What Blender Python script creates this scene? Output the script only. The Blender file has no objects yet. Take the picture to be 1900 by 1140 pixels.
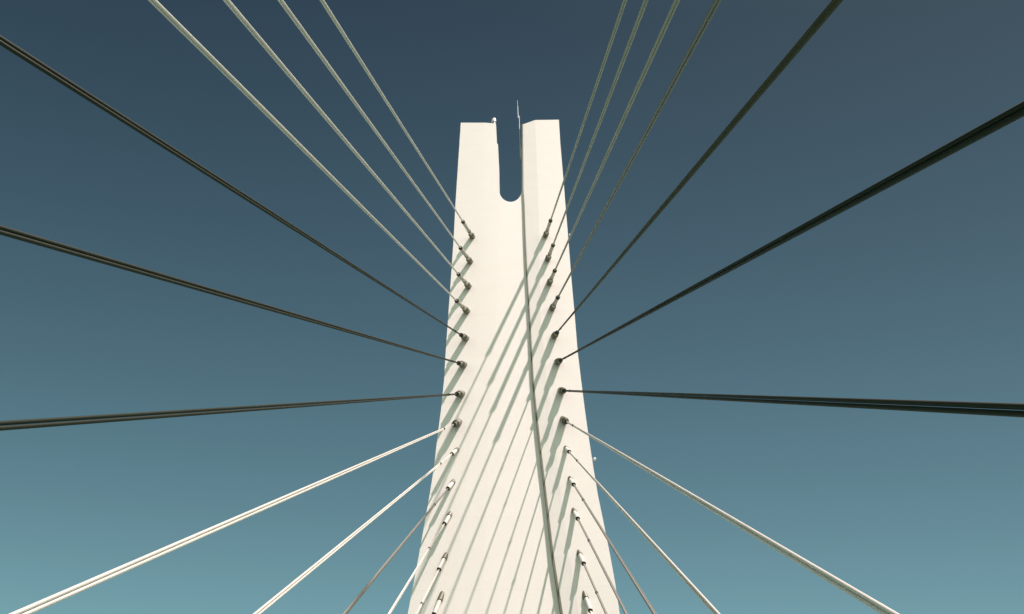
import bpy, bmesh, math, random
from mathutils import Vector, Matrix

random.seed(4)
scene = bpy.context.scene
C = scene.collection

# ------------------------------------------------------------------ camera
cam_data = bpy.data.cameras.new('camera')
cam = bpy.data.objects.new('camera', cam_data)
C.objects.link(cam)
scene.camera = cam
cam_data.sensor_fit = 'HORIZONTAL'
cam_data.sensor_width = 36.0
cam_data.lens = 36.0 * 1700.0 / 1900.0
cam_data.clip_start = 0.1
cam_data.clip_end = 20000
cR = Vector((0.99922198, 0.03932412, 0.00300845))
cU = Vector((0.03071272, -0.82372079, 0.56616321))
cF = Vector((-0.024742, 0.56563033, 0.82428767))
m = Matrix.Identity(4)
for i in range(3):
    m[i][0], m[i][1], m[i][2] = cR[i], cU[i], -cF[i]
m.translation = (3.098, 0.0, 1.7)
cam.matrix_world = m

# ------------------------------------------------------------------ sky and sun
SUN_AZ, SUN_EL = math.radians(52), math.radians(63)
S = Vector((math.sin(SUN_AZ) * math.cos(SUN_EL), -math.cos(SUN_AZ) * math.cos(SUN_EL), math.sin(SUN_EL)))
world = bpy.data.worlds.new("World")
scene.world = world
world.use_nodes = True
wt = world.node_tree
sky = wt.nodes.new('ShaderNodeTexSky')
sky.sky_type = 'NISHITA'
sky.sun_disc = False
sky.sun_elevation = SUN_EL
sky.sun_rotation = math.pi - SUN_AZ
sky.altitude = 0
sky.air_density = 1.0
sky.dust_density = 1.0
sky.ozone_density = 1.0
wt.nodes['Background'].inputs[1].default_value = 0.05
# grade of the clear deep-blue sky: darker overhead, teal lower down, added bright fill band below the view
def wmath(op, a, b=None, clamp=None):
    n = wt.nodes.new('ShaderNodeMath'); n.operation = op
    for k, v in enumerate((a, b)):
        if v is None: continue
        if isinstance(v, (int, float)): n.inputs[k].default_value = v
        else: wt.links.new(v, n.inputs[k])
    return n.outputs[0]
wtc = wt.nodes.new('ShaderNodeTexCoord')
wdot = wt.nodes.new('ShaderNodeVectorMath'); wdot.operation = 'DOT_PRODUCT'
wt.links.new(wtc.outputs['Generated'], wdot.inputs[0])
wdot.inputs[1].default_value = (0.19, -1.15, 1.0)
tt = wmath('MINIMUM', wmath('MAXIMUM', wdot.outputs['Value'], -0.35), 0.64)
comb = wt.nodes.new('ShaderNodeCombineColor')
SKY_A = (0.65, 0.82, 0.59)
SKY_B = (0.153, 0.152, 0.202)
for k in range(3):
    wt.links.new(wmath('MULTIPLY', wmath('POWER', SKY_B[k], tt), SKY_A[k]), comb.inputs[k])
mul1 = wt.nodes.new('ShaderNodeMix'); mul1.data_type = 'RGBA'; mul1.blend_type = 'MULTIPLY'; mul1.inputs['Factor'].default_value = 1
wt.links.new(sky.outputs[0], mul1.inputs['A']); wt.links.new(comb.outputs[0], mul1.inputs['B'])
wsep = wt.nodes.new('ShaderNodeSeparateXYZ'); wt.links.new(wtc.outputs['Generated'], wsep.inputs[0])
horizon_fill = wt.nodes.new('ShaderNodeMapRange')
wt.links.new(wsep.outputs['Z'], horizon_fill.inputs['Value'])
horizon_fill.inputs['From Min'].default_value = 0.52; horizon_fill.inputs['From Max'].default_value = 0.0
horizon_fill.interpolation_type = 'SMOOTHSTEP'
mul2 = wt.nodes.new('ShaderNodeMix'); mul2.data_type = 'RGBA'; mul2.blend_type = 'MULTIPLY'
# added fill, strongest behind the camera to lift the pylon's shadows
wdot2 = wt.nodes.new('ShaderNodeVectorMath'); wdot2.operation = 'DOT_PRODUCT'
wt.links.new(wtc.outputs['Generated'], wdot2.inputs[0])
wdot2.inputs[1].default_value = (0.30, -0.95, 0.0)
side = wt.nodes.new('ShaderNodeMapRange')
side.inputs['From Min'].default_value = -0.25; side.inputs['From Max'].default_value = 0.55
side.inputs['To Min'].default_value = 0.05; side.inputs['To Max'].default_value = 1.0
wt.links.new(wdot2.outputs['Value'], side.inputs['Value'])
wt.links.new(wmath('MULTIPLY', horizon_fill.outputs[0], side.outputs[0]), mul2.inputs['Factor'])
wt.links.new(mul1.outputs['Result'], mul2.inputs['A'])
mul2.inputs['B'].default_value = (20.0, 15.3, 11.8, 1)
wt.links.new(mul2.outputs['Result'], wt.nodes['Background'].inputs[0])

sun_data = bpy.data.lights.new('sun', 'SUN')
sun_data.energy = 2.85
sun_data.angle = math.radians(0.55)
sun_data.color = (1.0, 0.80, 0.78)
sun = bpy.data.objects.new('sun', sun_data)
sun.rotation_euler = (-S).to_track_quat('-Z', 'Y').to_euler()
sun.location = (60, -40, 200)
C.objects.link(sun)

scene.view_settings.view_transform = 'Standard'
scene.view_settings.look = 'None'
scene.view_settings.gamma = 1
scene.view_settings.use_curve_mapping = False
scene.view_settings.exposure = 1.4

# ------------------------------------------------------------------ materials
def mat(name, col, rough=0.5, metal=0.0, spec=0.5, noise=0.0, scale=3.0, bump=0.0, seams=None):
    mt = bpy.data.materials.new(name)
    mt.use_nodes = True
    t = mt.node_tree
    b = t.nodes['Principled BSDF']
    b.inputs['Roughness'].default_value = rough
    b.inputs['Metallic'].default_value = metal
    b.inputs['Specular IOR Level'].default_value = spec
    b.inputs['Base Color'].default_value = (*col, 1)
    src = None
    tc = t.nodes.new('ShaderNodeTexCoord')
    if noise:
        n = t.nodes.new('ShaderNodeTexNoise')
        n.inputs['Scale'].default_value = scale
        n.inputs['Detail'].default_value = 6
        t.links.new(tc.outputs['Object'], n.inputs['Vector'])
        r = t.nodes.new('ShaderNodeMapRange')
        r.inputs['From Min'].default_value = 0.3
        r.inputs['From Max'].default_value = 0.7
        r.inputs['To Min'].default_value = 1 - noise
        r.inputs['To Max'].default_value = 1 + noise
        t.links.new(n.outputs['Fac'], r.inputs['Value'])
        mx = t.nodes.new('ShaderNodeMix')
        mx.data_type = 'RGBA'
        mx.blend_type = 'MULTIPLY'
        mx.inputs['Factor'].default_value = 1
        mx.inputs['A'].default_value = (*col, 1)
        t.links.new(r.outputs['Result'], mx.inputs['B'])
        src = mx.outputs['Result']
        if bump:
            bp = t.nodes.new('ShaderNodeBump')
            bp.inputs['Strength'].default_value = bump
            bp.inputs['Distance'].default_value = 0.02
            t.links.new(n.outputs['Fac'], bp.inputs['Height'])
            t.links.new(bp.outputs['Normal'], b.inputs['Normal'])
    if seams:
        # welded plate joints: thin horizontal lines at a fixed pitch up the shaft
        sx = t.nodes.new('ShaderNodeSeparateXYZ')
        t.links.new(tc.outputs['Object'], sx.inputs[0])
        md = t.nodes.new('ShaderNodeMath'); md.operation = 'PINGPONG'
        md.inputs[1].default_value = seams / 2
        t.links.new(sx.outputs['Z'], md.inputs[0])
        lt = t.nodes.new('ShaderNodeMath'); lt.operation = 'LESS_THAN'
        lt.inputs[1].default_value = 0.03
        t.links.new(md.outputs[0], lt.inputs[0])
        mm = t.nodes.new('ShaderNodeMath'); mm.operation = 'MULTIPLY'
        mm.inputs[1].default_value = 0.12
        t.links.new(lt.outputs[0], mm.inputs[0])
        mx2 = t.nodes.new('ShaderNodeMix'); mx2.data_type = 'RGBA'
        t.links.new(mm.outputs[0], mx2.inputs['Factor'])
        if src: t.links.new(src, mx2.inputs['A'])
        else: mx2.inputs['A'].default_value = (*col, 1)
        mx2.inputs['B'].default_value = (0.45, 0.43, 0.36, 1)
        src = mx2.outputs['Result']
    if src: t.links.new(src, b.inputs['Base Color'])
    return mt

M = {
    'pylon': mat('white_pylon_paint', (0.80, 0.79, 0.75), 0.5, spec=0.3, noise=0.015, scale=0.35, bump=0.03, seams=7.6),
    'pipe_pale': mat('pale_pipe_paint', (0.60, 0.59, 0.52), 0.5, noise=0.05, scale=2.0),
    'pipe': mat('pipe_paint', (0.26, 0.27, 0.20), 0.45, noise=0.06, scale=2.0),
    'socket': mat('olive_socket_paint', (0.10, 0.105, 0.06), 0.5, noise=0.1, scale=3.0),
    'sheath_shade_light': mat('shade_light_cable_sheath', (0.27, 0.29, 0.23), 0.45, spec=0.4, noise=0.06, scale=0.5),  # darker copies of the pale sheath, shade put into the colour
    'sheath_shade_grey': mat('shade_grey_cable_sheath', (0.135, 0.145, 0.115), 0.45, spec=0.4, noise=0.06, scale=0.5),
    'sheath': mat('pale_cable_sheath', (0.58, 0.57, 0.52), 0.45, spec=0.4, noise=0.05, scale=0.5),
    'sheath_shade_olive': mat('shade_olive_cable_sheath', (0.05, 0.055, 0.03), 0.6, spec=0.1, noise=0.08, scale=0.5),
    'sheath_shade_deep': mat('shade_deep_cable_sheath', (0.013, 0.020, 0.010), 0.6, spec=0.1, noise=0.1, scale=0.5),  # same sheath again, deepest painted shade
    'steel': mat('dark_steel', (0.022, 0.024, 0.016), 0.5, noise=0.15, scale=5),
    'strip': mat('chamfer_shade_tone', (0.13, 0.13, 0.085), 0.7, noise=0.15, scale=1.5),  # shaded-chamfer tone painted as a plain dark colour
    'galv': mat('galvanised', (0.33, 0.35, 0.34), 0.5, metal=0.0, noise=0.08, scale=4),
    'lamp': mat('lamp_housing', (0.7, 0.7, 0.66), 0.4, noise=0.05, scale=5),
    'concrete': mat('concrete', (0.36, 0.35, 0.31), 0.85, noise=0.12, scale=1.2, bump=0.3),
    'asphalt': mat('asphalt', (0.05, 0.05, 0.048), 0.9, noise=0.2, scale=6, bump=0.4),
    'paint': mat('road_paint', (0.75, 0.75, 0.70), 0.7, noise=0.06, scale=3),
    'water': mat('river_water', (0.05, 0.07, 0.06), 0.15, noise=0.15, scale=0.05, bump=0.5),
}

# ------------------------------------------------------------------ helpers
def link(name, bm, material, parent=None, loc=(0, 0, 0), smooth=False):
    bmesh.ops.recalc_face_normals(bm, faces=bm.faces)
    me = bpy.data.meshes.new(name)
    bm.to_mesh(me)
    bm.free()
    if smooth:
        for p in me.polygons: p.use_smooth = True
    me.materials.append(M[material])
    o = bpy.data.objects.new(name, me)
    C.objects.link(o)
    o.location = loc
    if parent: o.parent = parent
    return o

def thing(name, label, cat, loc=(0, 0, 0), group=None):
    o = bpy.data.objects.new(name, None)
    o.empty_display_size = 0.3
    C.objects.link(o)
    o.location = loc
    o['label'] = label
    o['category'] = cat
    if group: o['group'] = group
    return o

def frame(d):
    d = d.normalized()
    a = d.cross(Vector((0, 0, 1)))
    if a.length < 1e-3: a = Vector((1, 0, 0))
    a.normalize()
    return d, a, d.cross(a).normalized()

def rod(bm, p0, p1, prof, stations):
    """sweep: prof = list of (u, v) outline points, stations = list of (t metres from p0, scale)"""
    p0, p1 = Vector(p0), Vector(p1)
    d, a, b = frame(p1 - p0)
    rings = []
    for t, s in stations:
        c = p0 + d * t
        rings.append([bm.verts.new(c + a * (u * s) + b * (v * s)) for u, v in prof])
    n = len(prof)
    for r0, r1 in zip(rings, rings[1:]):
        for k in range(n):
            bm.faces.new((r0[k], r0[(k + 1) % n], r1[(k + 1) % n], r1[k]))
    bm.faces.new(rings[0][::-1])
    bm.faces.new(rings[-1])

def circle(n, r=1.0):
    return [(r * math.cos(2 * math.pi * k / n), r * math.sin(2 * math.pi * k / n)) for k in range(n)]

def trefoil(r_off, r_s, n=8, rot=0.0):
    """outline of three parallel round strands lying against each other"""
    pts = []
    for j in range(3):
        a0 = rot + 2 * math.pi * j / 3
        cx, cy = r_off * math.cos(a0), r_off * math.sin(a0)
        for k in range(n):
            a = a0 + math.radians(-118 + 236 * k / (n - 1))
            pts.append((cx + r_s * math.cos(a), cy + r_s * math.sin(a)))
    return pts

def box(bm, c, s, bevel=0.0):
    r = bmesh.ops.create_cube(bm, size=1.0, matrix=Matrix.Translation(c) @ Matrix.Diagonal((*s, 1)))
    if bevel:
        es = list({e for v in r['verts'] for e in v.link_edges})
        bmesh.ops.bevel(bm, geom=es, offset=bevel, segments=2, affect='EDGES')

# ------------------------------------------------------------------ ground below (out of the frame)
bm = bmesh.new(); box(bm, (0, 0, -12.5), (9000, 9000, 1)); o = link('water', bm, 'water'); o['kind'] = 'structure'
bm = bmesh.new(); box(bm, (0, 20, -1.0), (33, 420, 2.0)); o = link('bridge_deck', bm, 'concrete'); o['kind'] = 'structure'
bm = bmesh.new(); box(bm, (0, 20, 0.004), (31, 420, 0.012)); o = link('road', bm, 'asphalt'); o['kind'] = 'structure'
bm = bmesh.new()
for sx in (-1, 1):
    box(bm, (sx * 9.65, 20, 0.07), (0.3, 420, 0.14))
o = link('kerb', bm, 'concrete'); o['kind'] = 'structure'
bm = bmesh.new()
for k in range(-30, 38):
    for x in (-4.7, 0.0, 4.7):
        box(bm, (x, k * 6.0, 0.012), (0.14, 3.0, 0.008))
o = link('road_markings', bm, 'paint'); o['kind'] = 'structure'

# ------------------------------------------------------------------ pylon
# front-surface profile, metres: seven fold lines (left edge, two left folds, valley,
# lip beside the valley, right fold, right edge) at successive heights
ROWS = [
  [[-7.352,59.3,113.39],[-3.414,59.3,113.112],[-1.259,59.338,113.03],[1.899,59.464,113.044],[2.16,59.284,112.689],[4.047,59.165,112.333],[7.694,59.165,112.076]],
  [[-7.099,59.3,104.822],[-3.376,59.3,104.58],[-1.173,59.338,104.503],[1.964,59.464,104.517],[2.23,59.28,104.182],[3.954,59.171,103.882],[7.651,59.171,103.642]],
  [[-6.886,59.3,94.836],[-3.331,59.3,94.628],[-1.204,59.337,94.562],[2.106,59.47,94.576],[2.379,59.281,94.265],[3.798,59.192,94.043],[7.571,59.192,93.823]],
  [[-6.714,59.3,86.145],[-3.291,59.3,85.965],[-1.343,59.334,85.911],[2.3,59.48,85.926],[2.577,59.288,85.639],[3.719,59.216,85.477],[7.56,59.216,85.274]],
  [[-6.601,59.3,80.309],[-3.294,59.3,80.147],[-1.412,59.333,80.099],[2.401,59.486,80.114],[2.68,59.293,79.846],[3.888,59.217,79.687],[7.515,59.217,79.51]],
  [[-6.46,59.3,75.253],[-3.305,59.3,75.109],[-1.47,59.332,75.066],[2.5,59.491,75.081],[2.781,59.296,74.828],[4.117,59.212,74.663],[7.594,59.212,74.505]],
  [[-6.465,59.3,70.613],[-3.354,59.3,70.481],[-1.55,59.331,70.441],[2.69,59.502,70.458],[2.996,59.289,70.199],[4.423,59.199,70.034],[7.692,59.199,69.896]],
  [[-6.546,59.3,66.338],[-3.4,59.3,66.213],[-1.609,59.331,66.176],[2.9,59.512,66.194],[3.227,59.284,65.933],[4.619,59.196,65.783],[7.814,59.196,65.657]],
  [[-6.572,59.3,62.52],[-3.446,59.3,62.404],[-1.623,59.332,62.369],[3.11,59.522,62.387],[3.451,59.283,62.13],[4.768,59.2,61.997],[7.962,59.2,61.878]],
  [[-6.717,59.3,59.037],[-3.514,59.3,58.925],[-1.636,59.333,58.891],[3.342,59.533,58.91],[3.655,59.313,58.688],[4.894,59.235,58.57],[8.131,59.235,58.457]],
  [[-6.885,59.3,55.906],[-3.575,59.3,55.798],[-1.648,59.334,55.765],[3.524,59.541,55.785],[3.84,59.318,55.572],[5.057,59.242,55.462],[8.371,59.242,55.354]],
  [[-7.077,59.3,52.29],[-3.706,59.3,52.188],[-1.676,59.335,52.156],[3.711,59.552,52.176],[4.056,59.309,51.96],[5.283,59.231,51.857],[8.629,59.231,51.755]],
  [[-7.263,59.3,49.411],[-3.828,59.3,49.313],[-1.709,59.337,49.282],[3.967,59.565,49.303],[4.304,59.326,49.102],[5.564,59.246,49.003],[8.794,59.246,48.911]],
  [[-7.438,59.3,46.607],[-3.946,59.3,46.514],[-1.741,59.338,46.485],[4.234,59.578,46.506],[4.56,59.347,46.324],[5.753,59.272,46.235],[8.876,59.272,46.152]]]
TOP = [[-7.996,59.3,141.558],[-4.033,59.3,141.205],[-2.011,59.337,140.784],[1.952,59.466,140.409],[2.131,59.307,140.022],[4.111,59.181,141.29],[7.943,59.181,141.056]]
STEPU = [[-7.813,59.3,133.584],[-3.858,59.3,133.252],[-1.814,59.337,133.162],[1.908,59.466,133.136],[2.104,59.307,132.768],[4.092,59.181,132.322],[7.801,59.181,132.01]]
STEP = [[-7.804,59.3,133.184],[-3.849,59.3,132.853],[-1.804,59.337,132.763],[1.906,59.466,132.738],[2.102,59.307,132.371],[4.091,59.181,131.926],[7.801,59.181,131.616]]
ARCROW = [[-7.455,59.3,117.9],[-3.513,59.3,117.61],[-1.411,59.337,117.526],[1.815,59.466,117.541],[2.046,59.307,117.215],[4.057,59.181,116.82],[7.737,59.181,116.549]]
ARC = [[-1.342,59.339,116.55],[-1.17,59.345,115.651],[-0.908,59.356,114.888],[-0.574,59.369,114.309],[-0.19,59.385,113.949],[0.218,59.401,113.828],[0.626,59.418,113.954],[1.006,59.434,114.319],[1.335,59.447,114.902],[1.591,59.458,115.666],[1.755,59.464,116.565]]
pylon = thing('bridge_pylon', 'tall white bridge pylon with a forked top and U shaped notch', 'pylon', (0.6, 62, -12))
OFF = Vector((0.6, 62, -12))

def depth(z):                                   # front to back size of the shaft
    return 5.0 + max(0, (140 - z)) * 0.022

def colset(row):                                # 7 folds -> 5 outer + arc columns between fold 2 and valley
    return [Vector(p) for p in row]

ext = []
last, prev = [Vector(p) for p in ROWS[-1]], [Vector(p) for p in ROWS[-3]]
z1 = 40.0
ext_row = []
for a, b in zip(prev, last):
    f = (b.z - z1) / (a.z - b.z)
    ext_row.append(b + (b - a) * f)
rows = [TOP, STEPU, STEP, ARCROW] + ROWS + [ext_row]
rows = [colset(r) for r in rows]
NM = len(ARC)                                   # inner columns from fold 2 to valley
grid = []
for i, r in enumerate(rows):
    line = [r[0], r[1], r[2]]
    for k in range(1, NM + 1):
        f = k / (NM + 1)
        if i == 3:
            line.append(Vector(ARC[k - 1]))
        else:
            # same spacing as the arc points so the grid does not twist
            f = (ARC[k - 1][0] - ARCROW[2][0]) / (ARCROW[3][0] - ARCROW[2][0])
            line.append(r[2].lerp(r[3], f))
    line += [r[3], r[4], r[5], r[6]]
    grid.append(line)
# the notch is slightly wider above the step in the left prong
for i in (0, 1):
    grid[i][2] = grid[i][2] + Vector((-0.24, 0, 0))
NC = len(grid[0])
def present(i, j):                              # cell between rows i,i+1 and columns j,j+1
    return not (i < 3 and 2 <= j <= 2 + NM)
bm = bmesh.new()
front, back = {}, {}
def fv(i, j):
    if (i, j) not in front:
        front[i, j] = bm.verts.new(grid[i][j] - OFF)
    return front[i, j]
def bv(i, j):
    if (i, j) not in back:
        p = grid[i][j].copy()
        p.y = 59.3 + depth(p.z)
        # the back narrows a little so the side walls taper
        p.x = 0.3 + (p.x - 0.3) * (0.93 if j in (0, NC - 1) else 1.0)
        back[i, j] = bm.verts.new(p - OFF)
    return back[i, j]
NR = len(grid)
for i in range(NR - 1):
    for j in range(NC - 1):
        if not present(i, j): continue
        bm.faces.new((fv(i, j), fv(i, j + 1), fv(i + 1, j + 1), fv(i + 1, j)))
        bm.faces.new((bv(i, j), bv(i + 1, j), bv(i + 1, j + 1), bv(i, j + 1)))
        for (di, dj, e) in ((-1, 0, ((i, j), (i, j + 1))), (1, 0, ((i + 1, j), (i + 1, j + 1))),
                            (0, -1, ((i, j), (i + 1, j))), (0, 1, ((i, j + 1), (i + 1, j + 1)))):
            ni, nj = i + di, j + dj
            if not (0 <= ni < NR - 1 and 0 <= nj < NC - 1) or not present(ni, nj):
                a, b = e
                bm.faces.new((fv(*a), fv(*b), bv(*b), bv(*a)))
link('shaft', bm, 'pylon', pylon)
# added dark strip standing in for shade on the chamfer beside the valley
bm = bmesh.new()
prevring = None
for i in range(0, NR):
    a, b = grid[i][NC - 4], grid[i][NC - 3]
    zt = max(0.0, min(1.0, (141 - b.z) / 95.0))
    w = 0.04 + 0.06 * zt                       # half width grows towards the foot
    c = b.lerp(a, 0.35) + Vector((-0.02, -0.05, 0))
    ring = [bm.verts.new(c + Vector((dx, dy, 0)) - OFF) for dx, dy in ((-w, 0.02), (-w * 0.6, -0.07), (w * 0.6, -0.07), (w, 0.02), (w, 0.3), (-w, 0.3))]
    if prevring:
        for k in range(6):
            bm.faces.new((prevring[k], prevring[(k + 1) % 6], ring[(k + 1) % 6], ring[k]))
    else:
        bm.faces.new(ring)
    prevring = ring
bm.faces.new(prevring[::-1])
link('shade_strip', bm, 'strip', pylon)
# two legs that straddle the deck
for sx in (-1, 1):
    bm = bmesh.new()
    secs = []
    for (xc, w, z, y0, y1) in ((0.7 + sx * 5.2, 8.0, 39.99, 59.5, 66.4), (sx * 12.4 + 0.4, 6.6, 20.0, 59.3, 66.7), (sx * 20.2, 5.6, -2.0, 59.0, 67.0), (sx * 23.4, 5.4, -12.0, 58.8, 67.2)):
        ring = []
        c = 0.6
        for (dx, yy) in ((-w / 2 + c, y0), (w / 2 - c, y0), (w / 2, y0 + c), (w / 2, y1 - c), (w / 2 - c, y1), (-w / 2 + c, y1), (-w / 2, y1 - c), (-w / 2, y0 + c)):
            ring.append(bm.verts.new(Vector((xc + dx, yy, z)) - OFF))
        secs.append(ring)
    for a, b in zip(secs, secs[1:]):
        for k in range(8):
            bm.faces.new((a[k], a[(k + 1) % 8], b[(k + 1) % 8], b[k]))
    bm.faces.new(secs[0]); bm.faces.new(secs[-1])
    link('leg', bm, 'pylon', pylon)

# ------------------------------------------------------------------ stay cables
# height and sideways position of each anchorage on the pylon face, and its place along the deck
FACE = 59.3
LEFT = [(-4.63, 104.38, -36.9), (-4.66, 98.29, -32.8), (-4.63, 92.69, -28.6), (-4.6, 87.53, -24.4), (-4.49, 82.35, -16.4),
        (-4.51, 77.68, -8.5), (-4.51, 72.93, -0.5), (-4.62, 68.63, 7.5), (-4.62, 64.72, 15.6), (-4.74, 60.55, 23.8),
        (-4.8, 56.63, 32.0), (-4.92, 52.0, 39.2), (-5.0, 47.95, 46.5)]
RIGHT = [(4.76, 104.05, -35.6), (4.87, 98.22, -32.7), (4.9, 92.84, -28.4), (5.05, 87.55, -24.7), (5.11, 82.26, -16.6),
         (5.29, 77.67, -8.4), (5.49, 72.99, -0.4), (5.52, 68.6, 7.6), (5.6, 64.61, 15.3), (5.8, 60.63, 23.4),
         (5.94, 56.77, 29.7), (6.13, 52.11, 34.9), (6.35, 47.84, 43.0)]
LL = [
 'pale stay cable anchored highest on the left side, nearest the notch at the top',
 'pale stay cable with the second-highest anchor on the left, rising to the top edge',
 'white-striped stay cable with the third-highest anchor on the left, rising to the top edge',
 'brightest white-striped stay cable, fourth-highest on the left, reaching the top edge farthest left',
 'dark stay cable crossing to the left edge just below the top left corner',
 'dark stay cable meeting the left edge in the upper half, sloping gently',
 'nearly level dark shaded stay cable running to the left edge below the middle',
 'thick bright white stay cable sloping down to the bottom left corner',
 'white stay cable with a dark upper line, reaching the bottom edge second from the left',
 'thin grey stay cable reaching the bottom edge between two white cables left of the pylon',
 'steep thin white stay cable leaving the bottom edge just left of the pylon side',
 'steep stay cable lying along the white face inside the lower left edge of the pylon',
 'lowest stay cable on the left of the pylon, its socket just above the bottom edge']
RL = [
 'greenish stay cable anchored highest on the right side, steepest of those rising',
 'greenish shaded stay cable with the second-highest anchor on the right, rising steeply to the top edge',
 'greenish shaded stay cable with the third-highest anchor on the right, rising to the top edge',
 'darker shaded olive stay cable with the fourth-highest anchor on the right, rising to the top edge',
 'thick shaded olive stay cable running diagonally to the top edge near the top right corner',
 'thick dark shaded stay cable rising to the right edge in its upper part',
 'nearly level dark stay cable running to the right edge below the middle',
 'long striped stay cable dropping to the bottom edge nearest the bottom right corner',
 'pale grey stay cable dropping to the bottom edge second nearest the bottom right corner',
 'thin dark stay cable dropping to the bottom edge, nearest the pylon right side',
 'thin stay cable crossing the white face and leaving through the lower right pylon edge',
 'steep thin stay cable crossing only white pylon face at the lower right',
 'lowest stay cable on the right of the pylon, its socket just above the bottom edge']
STRAND = trefoil(0.062, 0.046, 8, math.radians(90))

def stay(side, i, x, z, ye, label):
    A = Vector((x, FACE - (0.2 if side > 0 else 0.0), z))
    B = Vector((14.0 * side, ye, 0.4))
    # the straight line through the anchorage on the reference face
    A0 = Vector((x, FACE, z)); B0 = Vector((14.0 * side, ye, 0.0))
    d = (B0 - A0).normalized()
    L = (B0 - A0).length
    t = thing('stay_cable', label, 'stay cable', tuple(A0), 'stay cables fanning out from the pylon')
    O = Vector((0, 0, 0))
    long_ = i < 4
    tube = (8.3, 7.9, 7.5, 7.1, 3.1, 3.0, 2.5, 2.2, 2.0, 1.9, 1.8, 1.8, 1.8)[i]
    bm = bmesh.new()
    stations = [(0.5, 0.80), (L * 0.2, 0.95), (L * 0.5, 1.2), (L - 0.2, 1.25)]
    twin = i in (5, 6, 7, 8) or (side, i) == (-1, 4)
    if twin:                                    # two round strands, one above the other
        for off in (-0.056, 0.056):
            rod(bm, O, d, [(u, v + off) for u, v in circle(14, 0.0535)], stations)
    elif i < 4:                                 # two round strands side by side
        for off in (-0.056, 0.056):
            rod(bm, O, d, [(u + off, v) for u, v in circle(14, 0.0535)], stations)
    else:
        rod(bm, O, d, STRAND, stations)
    dark = {(-1, 4): 'sheath_shade_deep', (-1, 5): 'sheath_shade_deep', (-1, 6): 'sheath_shade_deep', (1, 3): 'sheath_shade_grey',  # sheath copies whose darker tone stands in for shade
            (-1, 9): 'sheath_shade_grey', (1, 9): 'sheath_shade_grey', (1, 10): 'sheath_shade_grey', (1, 11): 'sheath_shade_grey',
            (1, 0): 'sheath_shade_light', (1, 1): 'sheath_shade_light', (1, 2): 'sheath_shade_light',
            (1, 4): 'sheath_shade_olive', (1, 5): 'sheath_shade_deep', (1, 6): 'sheath_shade_deep'}
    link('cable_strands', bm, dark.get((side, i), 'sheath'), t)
    c16 = circle(20)
    bm = bmesh.new()
    r = 0.20 if i < 8 else 0.185
    rod(bm, O, d, c16, [(-0.6, r), (tube, r)])
    link('guide_pipe', bm, 'pipe' if long_ else ('socket' if i < 8 else 'pipe_pale'), t)
    bm = bmesh.new()
    rod(bm, O, d, c16, [(-0.7, 0.35), (1.5, 0.35), (1.65, 0.22)] if i < 8 else [(-0.7, 0.235), (0.25, 0.235), (0.3, 0.2)])
    link('anchor_socket', bm, 'socket', t)
    bm = bmesh.new()
    rod(bm, O, d, c16, [(tube - 0.02, 0.2), (tube, 0.235), (tube + 0.24, 0.235), (tube + 0.3, 0.17)] if i < 8 else [(tube - 0.02, 0.17), (tube, 0.188), (tube + 0.06, 0.188), (tube + 0.09, 0.1)])
    link('end_collar', bm, 'steel', t)
    if long_:
        bm = bmesh.new()
        rod(bm, O, d, c16, [(3.3, 0.19), (3.32, 0.235), (3.6, 0.235), (3.62, 0.19)])
        link('pipe_flange', bm, 'steel', t)
    else:
        bm = bmesh.new()
        rod(bm, O, d, c16, [(6.8, 0.08), (6.82, 0.115), (6.92, 0.115), (6.94, 0.08)])
        link('cable_clamp', bm, 'steel', t)
    # deck end: steel sleeve rising from the edge of the carriageway
    bm = bmesh.new()
    rod(bm, O, d, c16, [(L - 3.0, 0.2), (L - 2.9, 0.24), (L + 0.3, 0.24)])
    link('deck_sleeve', bm, 'galv', t)
    return t

for i, (x, z, ye) in enumerate(LEFT): stay(-1, i, x, z, ye, LL[i])
for i, (x, z, ye) in enumerate(RIGHT): stay(1, i, x, z, ye, RL[i])

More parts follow.
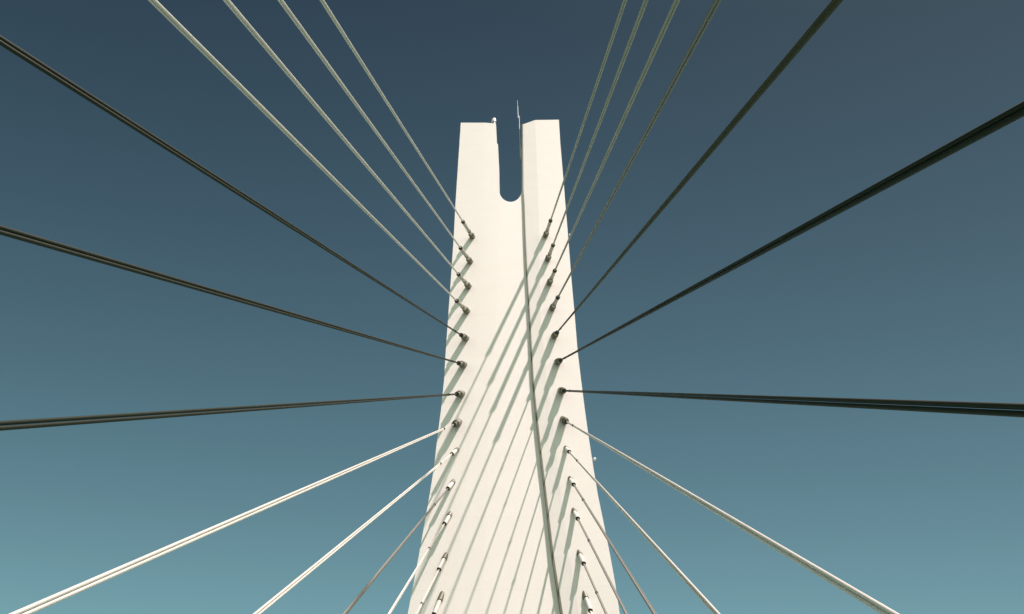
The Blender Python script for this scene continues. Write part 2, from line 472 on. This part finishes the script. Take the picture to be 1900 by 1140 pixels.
# ------------------------------------------------------------------ fittings on the pylon
t = thing('antenna_mast', 'thin pale antenna mast on brackets inside the notch, rising above the right prong', 'antenna', (1.64, 59.9, 128.4))
bm = bmesh.new(); rod(bm, (0, 0, 0), (-0.14, 0, 16.5), circle(10), [(0, 0.065), (16.5, 0.05)]); link('pole', bm, 'galv', t)
bm = bmesh.new(); rod(bm, (-0.30, 0, 15.6), (-0.42, 0, 23.4), circle(8), [(0, 0.045), (5.0, 0.04), (5.05, 0.025), (7.8, 0.018)]); link('whip', bm, 'galv', t)
bm = bmesh.new(); rod(bm, (-0.34, 0, 15.7), (0.0, 0, 15.7), circle(8), [(0, 0.06), (0.34, 0.06)]); link('mast_clamp', bm, 'galv', t)
for z in (0.3, 4.0):
    bm = bmesh.new(); box(bm, (0.22, 0, z), (0.62, 0.14, 0.16), 0.02); link('bracket', bm, 'galv', t)
bm = bmesh.new(); box(bm, (0.12, 0, 2.0), (0.3, 0.3, 2.6), 0.04); link('junction_box', bm, 'galv', t)

t = thing('beacon_light', 'small white beacon lamp on the top inner corner of the left prong', 'beacon', (-2.65, 59.75, 141.0))
bm = bmesh.new(); rod(bm, (0, 0, -0.1), (0, 0, 1), circle(14), [(0, 0.32), (0.9, 0.32), (0.95, 0.22), (1.3, 0.22)]); link('base', bm, 'steel', t)
bm = bmesh.new(); rod(bm, (0, 0, 1.2), (0, 0, 2), circle(14), [(0, 0.30), (0.15, 0.36), (1.1, 0.36), (1.3, 0.2), (1.35, 0.05)]); link('lens', bm, 'lamp', t)

for (x, z, lab) in ((7.75, 105.0, 'small grey floodlight sticking out from the right edge of the pylon beside the upper cables'),
                    (8.02, 63.6, 'small white floodlight sticking out from the lower right edge of the pylon')):
    t = thing('floodlight', lab, 'floodlight', (x, 59.8, z), 'floodlights on the right edge of the pylon')
    bm = bmesh.new(); rod(bm, (-0.5, 0, 0), (0.15, 0, 0), circle(8), [(0, 0.05), (0.65, 0.05)]); link('arm', bm, 'galv', t)
    bm = bmesh.new(); box(bm, (0.2, 0, 0.0), (0.22, 0.22, 0.32), 0.04); link('housing', bm, 'lamp', t)
